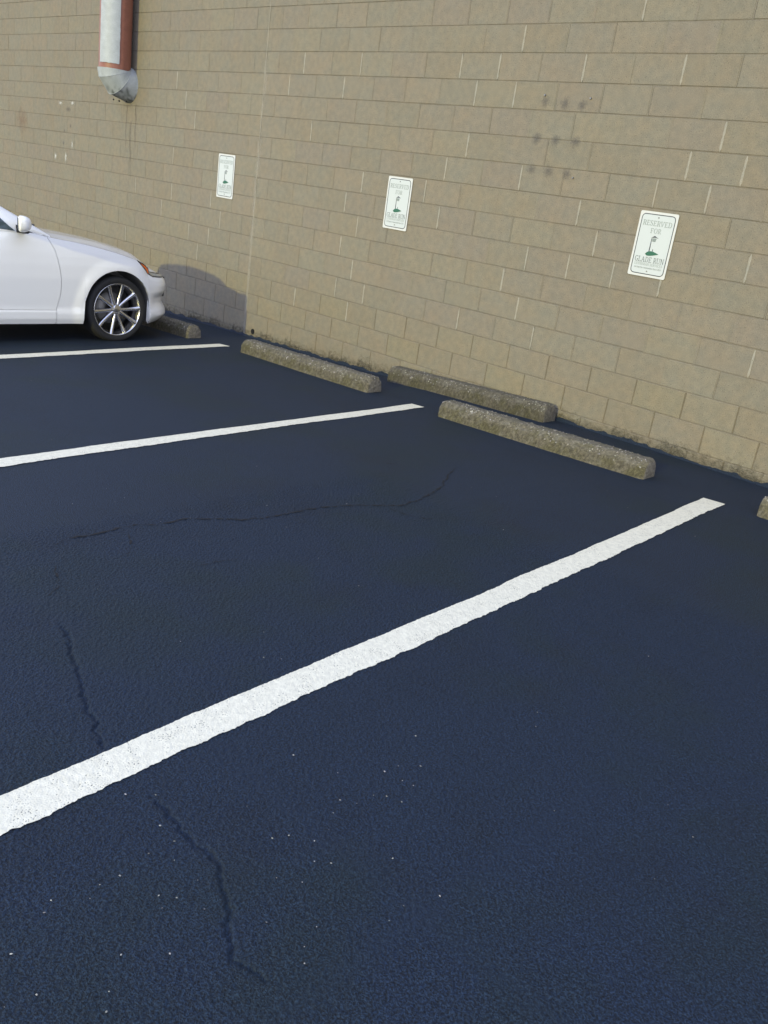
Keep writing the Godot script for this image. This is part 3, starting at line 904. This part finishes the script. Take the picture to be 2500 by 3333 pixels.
func car_columns() -> Array:
	# plan curve of the body's flank from the nose round the side to the tail, thickened at the wheel arches and panel edges
	var path := []
	var n := 420
	for k in n + 1: path.append(catmull(PLAN, (PLAN.size() - 1) * k / float(n)))
	var zs := []
	var at_z := func(z: float) -> int:
		var best := 0
		for k in range(40, n - 40):
			if absf(path[k].y - z) < absf(path[best].y - z): best = k
		return best
	var cols := []
	var marks := []
	for k in range(0, n + 1):
		var p: Vector2 = path[k]
		var d: Vector2 = (path[mini(k + 1, n)] - path[maxi(k - 1, 0)]).normalized()
		cols.append({"p": p, "nrm": Vector2(d.y, -d.x), "z": p.y})
	# exact columns at arch ends and seams
	for z in [ARCH_Z[0] - ARCH_R, ARCH_Z[0] + ARCH_R, ARCH_Z[1] - ARCH_R, ARCH_Z[1] + ARCH_R, 0.60, 1.72, 2.52]:
		var b: int = at_z.call(z)
		for e in [-0.002, 0.002]:
			cols.append({"p": Vector2(path[b].x, z + e), "nrm": cols[b].nrm, "z": z + e})
	for zc in ARCH_Z:
		for k in 25:
			var z: float = zc - (ARCH_R - 0.003) * cos(PI * k / 24.0)
			var b: int = at_z.call(z)
			var q: Vector2 = path[b]
			cols.append({"p": Vector2(lerpf(q.x, path[clampi(b + (1 if z > q.y else -1), 0, n)].x, 0.0), z), "nrm": cols[b].nrm, "z": z})
	var front := []; var back := []
	for c in cols:
		if c.z < -0.45 or c.z > 3.2: continue
		front.append(c)
	front.sort_custom(func(a, b): return a.z < b.z)
	var out := []
	for k in n + 1:
		if path[k].y < -0.45 and k < n / 2: out.append(cols[k])
	var last := -9.0
	for c in front:
		if c.z - last > 0.0015: out.append(c); last = c.z
	for k in n + 1:
		if path[k].y > 3.2 and k > n / 2: out.append(cols[k])
	return out

func shell(c: Dictionary, y: float, side: float, inset := 0.0) -> Vector3:
	var z: float = c.z
	var nose: float = clampf(-c.nrm.y, 0.0, 1.0)
	var tail: float = clampf(c.nrm.y, 0.0, 1.0)
	var a := lerp_table(SIDE_IN, y)
	var b := lerp_table(NOSE_IN, y)
	var off := lerpf(a, b, smoothstep(0.08, 0.62, nose)) - 0.04 * tail * absf(y - 0.55) - inset
	# wheel arch flares
	for zc in ARCH_Z:
		var d := Vector2(z - zc, y - ARCH_Y).length()
		off += 0.016 * (1.0 - smoothstep(ARCH_R, ARCH_R + 0.13, d)) * (1.0 - nose)
	var p: Vector2 = c.p + c.nrm * off
	var w := exp(-pow((z - 0.6) / 0.22, 2.0))
	return Vector3(maxf(p.x, 0.0) * side, y, p.y + lerp_table(SEAM, y) * w)

func bottom_of(c: Dictionary) -> float:
	for zc in ARCH_Z:
		var d: float = absf(c.z - zc)
		if d < ARCH_R: return ARCH_Y + sqrt(ARCH_R * ARCH_R - d * d)
	if c.z < -0.3: return 0.165 + 0.0 * c.z
	return 0.172

func panel(cols: Array, side: float, lo: Callable, hi: Callable, rows := 22, inset := 0.0) -> ArrayMesh:
	var s := Sheet.new()
	for c in cols:
		var y0: float = lo.call(c); var y1: float = hi.call(c)
		for r in rows:
			s.add(shell(c, lerpf(y0, y1, r / (rows - 1.0)), side, inset))
	s.grid(cols.size(), rows, 0, side > 0)
	return s.mesh()

func make_car() -> void:
	var at := Vector3(-1.005, gh(-1.005, 1.775), 1.775)
	var car := thing("parked_car", "white sedan parked nose to the wall over a wheel stop", "car", at)
	car.rotation = Vector3(0, 0.012, atan(0.027))
	var cols := car_columns()
	var top := func(c: Dictionary) -> float: return lerp_table(EDGE_TOP, c.z) - 0.0015
	var bot := func(c: Dictionary) -> float: return bottom_of(c)
	var lamp_lo := func(c: Dictionary) -> float:
		return minf(lerp_table([[-0.86, 0.585], [-0.6, 0.60], [-0.45, 0.615], [-0.375, 0.645], [-0.30, 0.705], [-0.225, 0.772]], c.z), lerp_table(EDGE_TOP, c.z) - 0.0015)
	var skirt := func(_c: Dictionary) -> float: return 0.300
	var skirt_hi := func(_c: Dictionary) -> float: return 0.296
	var sel := func(z0: float, z1: float) -> Array:
		return cols.filter(func(c): return c.z >= z0 and c.z <= z1)
	var body := Node3D.new(); body.name = "body"; car.add_child(body)
	for side in [1.0, -1.0]:
		# front bumper and fender in one skin below the lamps, then fender to the door
		part("front_fender", panel(sel.call(-0.9, 0.5985), side, bot, lamp_lo, 30), M.paint, body)
		part("fender_top", panel(sel.call(-0.225, 0.5985), side, lamp_lo, top, 4), M.paint, body)
		part("headlight", panel(sel.call(-0.80, -0.222), side, lamp_lo, top, 8, 0.002), M.car_trim, car)
		var d: Node = car.get_child(car.get_child_count() - 1)
		part("lens", panel(sel.call(-0.78, -0.40), side, func(c): return lamp_lo.call(c) + 0.012, func(c): return top.call(c) - 0.010, 6, -0.004), M.lamp_clear, d)
		part("turn_signal", panel(sel.call(-0.395, -0.255), side, func(c): return lamp_lo.call(c) + 0.010, func(c): return maxf(top.call(c) - 0.012, lamp_lo.call(c) + 0.011), 6, -0.005), M.lamp_orange, d)
		var fd := part("front_door", panel(sel.call(0.6015, 1.7185), side, skirt, top, 26), M.paint, car)
		var rd := part("rear_door", panel(sel.call(1.7215, 2.5185), side, func(c): return maxf(0.300, bottom_of(c)), top, 26), M.paint, car)
		part("rear_fender", panel(sel.call(2.5215, 3.8), side, bot, top, 26), M.paint, body)
		part("side_skirt", panel(sel.call(ARCH_Z[0] + ARCH_R + 0.001, ARCH_Z[1] - ARCH_R - 0.001).filter(func(c): return c.z > 0.6), side, bot, skirt_hi, 12), M.paint, body)
		part("tail_light", panel(sel.call(3.30, 3.66), side, func(_c): return 0.76, func(c): return top.call(c) - 0.06, 5, -0.003), M.lamp_red, car)
		for q in [[fd, 1.52], [rd, 2.32]]:
			var hm := CapsuleMesh.new(); hm.radius = 0.013; hm.height = 0.20; hm.radial_segments = 10
			var ho := part("handle", hm, M.paint, q[0], Vector3(0.905 * side, 0.83, q[1])); ho.rotation.x = PI / 2
		# dark lining behind the gaps, and wheel houses
		part("lining", panel(cols, side, func(c): return bottom_of(c) + 0.01, func(c): return top.call(c) - 0.02, 10, 0.022), M.paint, body)
		for zc in ARCH_Z:
			var wh := Sheet.new()
			for k in 25:
				var a := PI * k / 24.0
				for x in [0.86, 0.55]:
					wh.add(Vector3(x * side, ARCH_Y + ARCH_R * 1.005 * sin(a) - (0.14 if k == 0 or k == 24 else 0.0), zc - ARCH_R * 1.005 * cos(a)))
			wh.grid(25, 2, 0)
			var st := wh.v.size()
			wh.add(Vector3(0.55 * side, ARCH_Y, zc))
			for k in 24: wh.tri(st, k * 2 + 1, k * 2 + 3)
			part("wheel_house", wh.mesh(false), M.car_dark, body)
	# decks: hood, cowl and trunk lid
	var deck := func(z0: float, z1: float) -> ArrayMesh:
		var s := Sheet.new()
		var cc: Array = sel.call(z0, z1)
		var m := 25
		for c in cc:
			var e := shell(c, lerp_table(EDGE_TOP, c.z), 1.0)
			var zz: float = e.z
			var crown: float = (lerp_table(DECK_MID, c.z) - lerp_table(EDGE_TOP, c.z)) * clampf(e.x / 0.6, 0.0, 1.0)
			for k in m:
				var t := lerpf(1.0, -1.0, k / (m - 1.0))
				var lift := 1.0 - pow(absf(t), 2.4)
				s.add(Vector3(e.x * t, e.y + crown * lift + 0.006 * exp(-pow((absf(t) - 0.72) / 0.10, 2.0)), zz))
		s.grid(cc.size(), m, 0)
		return s.mesh()
	part("hood", deck.call(-0.9, 0.62), M.paint, car)
	part("cowl", deck.call(0.622, 3.02), M.paint, body)
	part("trunk_lid", deck.call(3.022, 3.8), M.paint, car)
	# underside
	var u := Sheet.new()
	u.box(Vector3(0, 0.25, 1.42), Vector3(0.56, 0.06, 2.1))
	u.box(Vector3(0, 0.22, 1.35), Vector3(0.83, 0.035, 0.94))
	part("underbody", u.mesh(false), M.car_dark, body)
	# greenhouse
	var roof_y := [[0.62, 0.965], [0.69, 1.0], [1.06, 1.192], [1.3, 1.305], [1.55, 1.385], [1.75, 1.415], [2.0, 1.425], [2.3, 1.40], [2.55, 1.33], [2.85, 1.17], [3.1, 1.04]]
	var half_top := [[0.62, 0.785], [0.8, 0.755], [1.3, 0.63], [1.7, 0.575], [2.2, 0.57], [2.7, 0.62], [3.1, 0.70]]
	var half_low := [[0.62, 0.79], [0.9, 0.815], [1.5, 0.825], [2.4, 0.80], [3.1, 0.70]]
	var section := func(z: float, t: float, out: float) -> Vector3:     # t 0 belt, 1 roof edge, 2 middle of the roof
		var yb := lerp_table(EDGE_TOP, z) - 0.015
		var ye := lerp_table(roof_y, z) - 0.015
		var xt := lerp_table(half_top, z); var xl := lerp_table(half_low, z)
		if t <= 1.0:
			return Vector3(lerpf(xl, xt, t) + 0.022 * sin(PI * t) + out, lerpf(yb, maxf(ye, yb), t), z)
		var s := t - 1.0
		return Vector3(xt * (1.0 - s), maxf(ye, yb) + 0.035 * sin(s * PI / 2) + 0.012 * s + out, z)
	var gs := Sheet.new()
	var nz := 60; var nt := 29
	for k in nz + 1:
		var z := lerpf(0.62, 3.1, k / float(nz))
		for j in nt:
			var t := lerpf(0.0, 4.0, j / (nt - 1.0))
			var p: Vector3 = section.call(z, t if t <= 2.0 else 4.0 - t, 0.0)
			if t > 2.0: p.x = -p.x
			gs.add(p)
	gs.grid(nz + 1, nt, 0, true)
	part("roof_and_pillars", gs.mesh(), M.paint, body)
	var pane := func(z0: float, z1: float, t0: float, t1: float, side: float, slant: float) -> ArrayMesh:
		var s := Sheet.new()
		for k in 21:
			for j in 9:
				var t := lerpf(t0, t1, j / 8.0)
				var z := lerpf(z0, z1, k / 20.0)
				z += slant * t * (1.0 - k / 20.0)
				var p: Vector3 = section.call(z, t, 0.006)
				p.x *= side
				s.add(p)
		s.grid(21, 9, 0, side > 0)
		return s.mesh()
	for side in [1.0, -1.0]:
		part("door_glass", pane.call(0.92, 1.68, 0.07, 0.86, side, 0.28), M.car_glass, car)
		part("door_glass", pane.call(1.78, 2.52, 0.07, 0.86, side, 0.0), M.car_glass, car)
		# mirror: shell, glass side and foot
		var ms := Sheet.new()
		var rr := 16; var cc := 20
		for k in rr:
			var a := PI * (k / (rr - 1.0) - 0.5)
			for j in cc + 1:
				var b := TAU * j / cc
				var e := Vector3(cos(a) * cos(b), sin(a), cos(a) * sin(b))
				e = Vector3(signf(e.x) * pow(absf(e.x), 0.75), signf(e.y) * pow(absf(e.y), 0.72), signf(e.z) * pow(absf(e.z), 0.85))
				var p := Vector3(e.x * 0.100, e.y * 0.066 * (1.0 + 0.15 * e.x), e.z * (0.085 if e.z < 0.0 else 0.028))
				ms.add(p)
		ms.grid(rr, cc + 1, 0)
		var mo := part("mirror", ms.mesh(), M.paint, car, Vector3(0.985 * side, 1.040, 0.965)); mo.rotation.y = -0.42 * side
		var mg := Sheet.new(); mg.box(Vector3(0, 0, 0.0275), Vector3(0.076, 0.046, 0.002))
		part("mirror_glass", mg.mesh(false), M.mirror, mo)
		var mf := Sheet.new(); mf.box(Vector3(-0.085 * side, -0.058, -0.015), Vector3(0.075, 0.018, 0.042))
		part("mirror_foot", mf.mesh(false), M.car_trim, mo)
		var sail := Sheet.new()
		for e in [0.004, -0.01]:
			for q in [[0.74, 0.0], [0.93, 0.0], [0.93, 0.42]]:
				var p: Vector3 = section.call(q[0], q[1], 0.006 + e); p.x *= side
				sail.add(p)
		sail.tri(0, 1, 2); sail.tri(3, 5, 4)
		part("mirror_sail", sail.mesh(false), M.car_trim, car)
	# windshield and rear window lie on the roof skin between the pillars
	for q in [[0.66, 1.52], [2.52, 3.04]]:
		var s := Sheet.new()
		for k in 21:
			for j in 17:
				var t := lerpf(1.10, 2.9, j / 16.0)
				var p: Vector3 = section.call(lerpf(q[0], q[1], k / 20.0), t if t <= 2.0 else 4.0 - t, 0.006)
				if t > 2.0: p.x = -p.x
				s.add(p)
		s.grid(21, 17, 0, true)
		part("windshield" if q[0] < 1.0 else "rear_window", s.mesh(), M.car_glass, car)
	for x in [-0.25, 0.3]:
		var wm := CapsuleMesh.new(); wm.radius = 0.008; wm.height = 0.55; wm.radial_segments = 8
		var wo := part("wiper", wm, M.car_trim, car, Vector3(x, 1.025, 0.675)); wo.rotation.z = PI / 2 - 0.06; wo.rotation.y = 0.08
	# grille and plate on the nose, which faces the wall
	var gr := Sheet.new(); gr.box(Vector3(0, 0.47, -0.855), Vector3(0.36, 0.10, 0.012))
	part("grille", gr.mesh(false), M.car_trim, car)
	# wheels
	var proto := make_wheel()
	for side in [1.0, -1.0]:
		for zc in ARCH_Z:
			var w: Node3D = proto if side > 0 and zc < 1.0 else proto.duplicate()
			w.name = "wheel"
			car.add_child(w, true)
			w.position = Vector3(0.775 * side, 0.303, zc)
			if side < 0: w.rotation.y = PI

func lathe(profile: Array, n: int, col := Color.WHITE) -> ArrayMesh:     # profile of (x along the axle, radius)
	var s := Sheet.new()
	for k in n + 1:
		var a := TAU * k / n
		for p in profile: s.add(Vector3(p[0], p[1] * cos(a), p[1] * sin(a)), col)
	s.grid(n + 1, profile.size(), 0)
	return s.mesh()

func make_wheel() -> Node3D:
	var w := Node3D.new()
	part("tyre", lathe([[-0.10, 0.240], [-0.112, 0.255], [-0.114, 0.282], [-0.102, 0.303], [-0.07, 0.3115], [0.0, 0.3130], [0.07, 0.3115], [0.100, 0.304], [0.110, 0.294], [0.113, 0.284], [0.112, 0.266], [0.107, 0.254], [0.100, 0.244]], 64), M.tyre, w)
	part("rim", lathe([[0.096, 0.247], [0.106, 0.249], [0.109, 0.246], [0.107, 0.241], [0.096, 0.237], [0.075, 0.226], [0.03, 0.218], [0.0, 0.216]], 64), M.rim, w)
	part("brake_disc", lathe([[-0.04, 0.05], [-0.04, 0.150], [-0.06, 0.150]], 40), M.cast_steel, w)
	# ten spokes in slightly leaning pairs, dished towards the hub
	for k in 10:
		var s := Sheet.new()
		var a := TAU * (k + 0.5) / 10.0 + 0.06
		var lean := 0.05 * (1.0 if k % 2 == 0 else -1.0)
		var rad := Vector3(0, cos(a), sin(a)); var tan_ := Vector3(0, -sin(a), cos(a))
		for j in 7:
			var t := j / 6.0
			var r := lerpf(0.032, 0.240, t)
			var hw := lerpf(0.0150, 0.0150, t) + 0.004 * t * t
			var x := 0.078 + 0.026 * t * t + 0.006 * (1.0 - t)
			var c := rad * r + tan_ * lean * r * (1.0 - t) * 1.2
			for q in [[-1.0, -0.030], [-1.0, -0.004], [-0.45, 0.004], [0.45, 0.004], [1.0, -0.004], [1.0, -0.030]]:
				s.add(c + tan_ * hw * q[0] + Vector3(x + q[1], 0, 0))
		s.grid(7, 6, 0)
		part("spoke", s.mesh(), M.rim, w)
	part("hub_cap", lathe([[0.050, 0.052], [0.082, 0.048], [0.090, 0.040], [0.092, 0.030], [0.094, 0.0]], 28), M.rim, w)
	for k in 5:
		var a := TAU * k / 5.0
		var c := CylinderMesh.new(); c.top_radius = 0.009; c.bottom_radius = 0.009; c.height = 0.012; c.radial_segments = 6; c.rings = 1
		var o := part("lug_nut", c, M.cast_steel, w, Vector3(0.088, 0.042 * cos(a), 0.042 * sin(a))); o.rotation.z = PI / 2
	return w

# ---------------------------------------------------------------- scene
func _ready() -> void:
	rng.seed = 20240
	noise.seed = 5; noise.frequency = 0.05; noise.fractal_octaves = 3
	eye_basis = Basis.from_euler(Vector3(-0.3475, 0.7308, 0.1458))
	var cam := Camera3D.new()
	cam.name = "camera"; cam.basis = eye_basis; cam.position = EYE
	cam.fov = rad_to_deg(2.0 * atan(1666.5 / FOCAL)); cam.near = 0.05; cam.far = 600.0
	add_child(cam); cam.current = true
	# sky opposite a low sun: blue overhead, pale at the horizon
	var sky_m := ProceduralSkyMaterial.new()
	sky_m.sky_top_color = Color(0.515, 0.557, 0.66)
	sky_m.sky_horizon_color = Color(0.77, 0.765, 0.765)
	sky_m.sky_curve = 0.16
	sky_m.ground_bottom_color = Color(0.15, 0.15, 0.16); sky_m.ground_horizon_color = Color(0.35, 0.36, 0.38)
	sky_m.sun_angle_max = 25.0
	var sky := Sky.new(); sky.sky_material = sky_m
	var env := Environment.new()
	env.background_mode = Environment.BG_SKY; env.sky = sky
	env.background_energy_multiplier = 5.4
	env.tonemap_mode = Environment.TONE_MAPPER_LINEAR
	env.tonemap_exposure = 0.82
	env.sdfgi_enabled = true; env.ssao_enabled = true; env.ssil_enabled = true
	var we := WorldEnvironment.new(); we.environment = env; we.name = "world"; add_child(we)
	var sun := DirectionalLight3D.new()
	sun.name = "sun"; sun.light_color = Color(1.0, 0.955, 0.62); sun.light_energy = 0.8
	sun.light_angular_distance = 0.6; sun.shadow_enabled = true
	add_child(sun)
	sun.look_at_from_position(Vector3.ZERO, Vector3(-0.17, -0.25, -1.0), Vector3.UP)

	make_materials()
	make_ground()
	var _w := make_wall()
	painted_line("broad speckled white stall line crossed by the long asphalt crack", Vector2(5.509, 0.751), Vector2(5.80, 5.41), Vector2(5.645, 0.742), Vector2(5.94, 5.47), 5.9, 201)
	painted_line("white stall line ending in front of the stop that lies against the wall", Vector2(2.868, 0.70), Vector2(3.094, 4.255), Vector2(2.985, 0.682), Vector2(3.233, 4.314), 5.9, 211)
	painted_line("white stall line running beside the white car", Vector2(0.153, 0.726), Vector2(0.379, 3.097), Vector2(0.292, 0.699), Vector2(0.525, 3.159), 5.9, 221)
	make_sign("white reserved sign with lighthouse emblem, beneath the rows of grey wall blots", Vector3(4.345, 1.711 - 0.2285, 0.0), 0.0)
	make_sign("white reserved sign above the wheel stop that lies against the wall", Vector3(1.722, 1.72 - 0.2285, 0.0), 0.0)
	make_sign("white reserved sign between the control joint and the car nose", Vector3(-0.957, 1.722 - 0.2285, 0.0), 0.0)
	make_stop("dark concrete wheel stop partly hidden under the car nose", Vector2(-2.02, 0.83), Vector2(-0.20, 0.80), 0.19, 0.135, 301, 0.8)
	make_stop("mossy concrete wheel stop next to the control joint of the wall", Vector2(0.572, 0.692), Vector2(2.412, 0.695), 0.19, 0.135, 311, 0.88)
	make_stop("dark concrete wheel stop lying right against the wall", Vector2(2.10, 0.135), Vector2(3.86, 0.125), 0.20, 0.145, 321, 0.68)
	make_stop("rough concrete wheel stop with exposed stones in front of another stop", Vector2(3.25, 0.725), Vector2(5.07, 0.670), 0.19, 0.135, 331, 0.9)
	make_stop("concrete wheel stop across the broad speckled line from the stony stop", Vector2(5.865, 0.69), Vector2(7.68, 0.67), 0.19, 0.135, 341, 1.0)
	make_duct()
	make_car()
	make_grit()
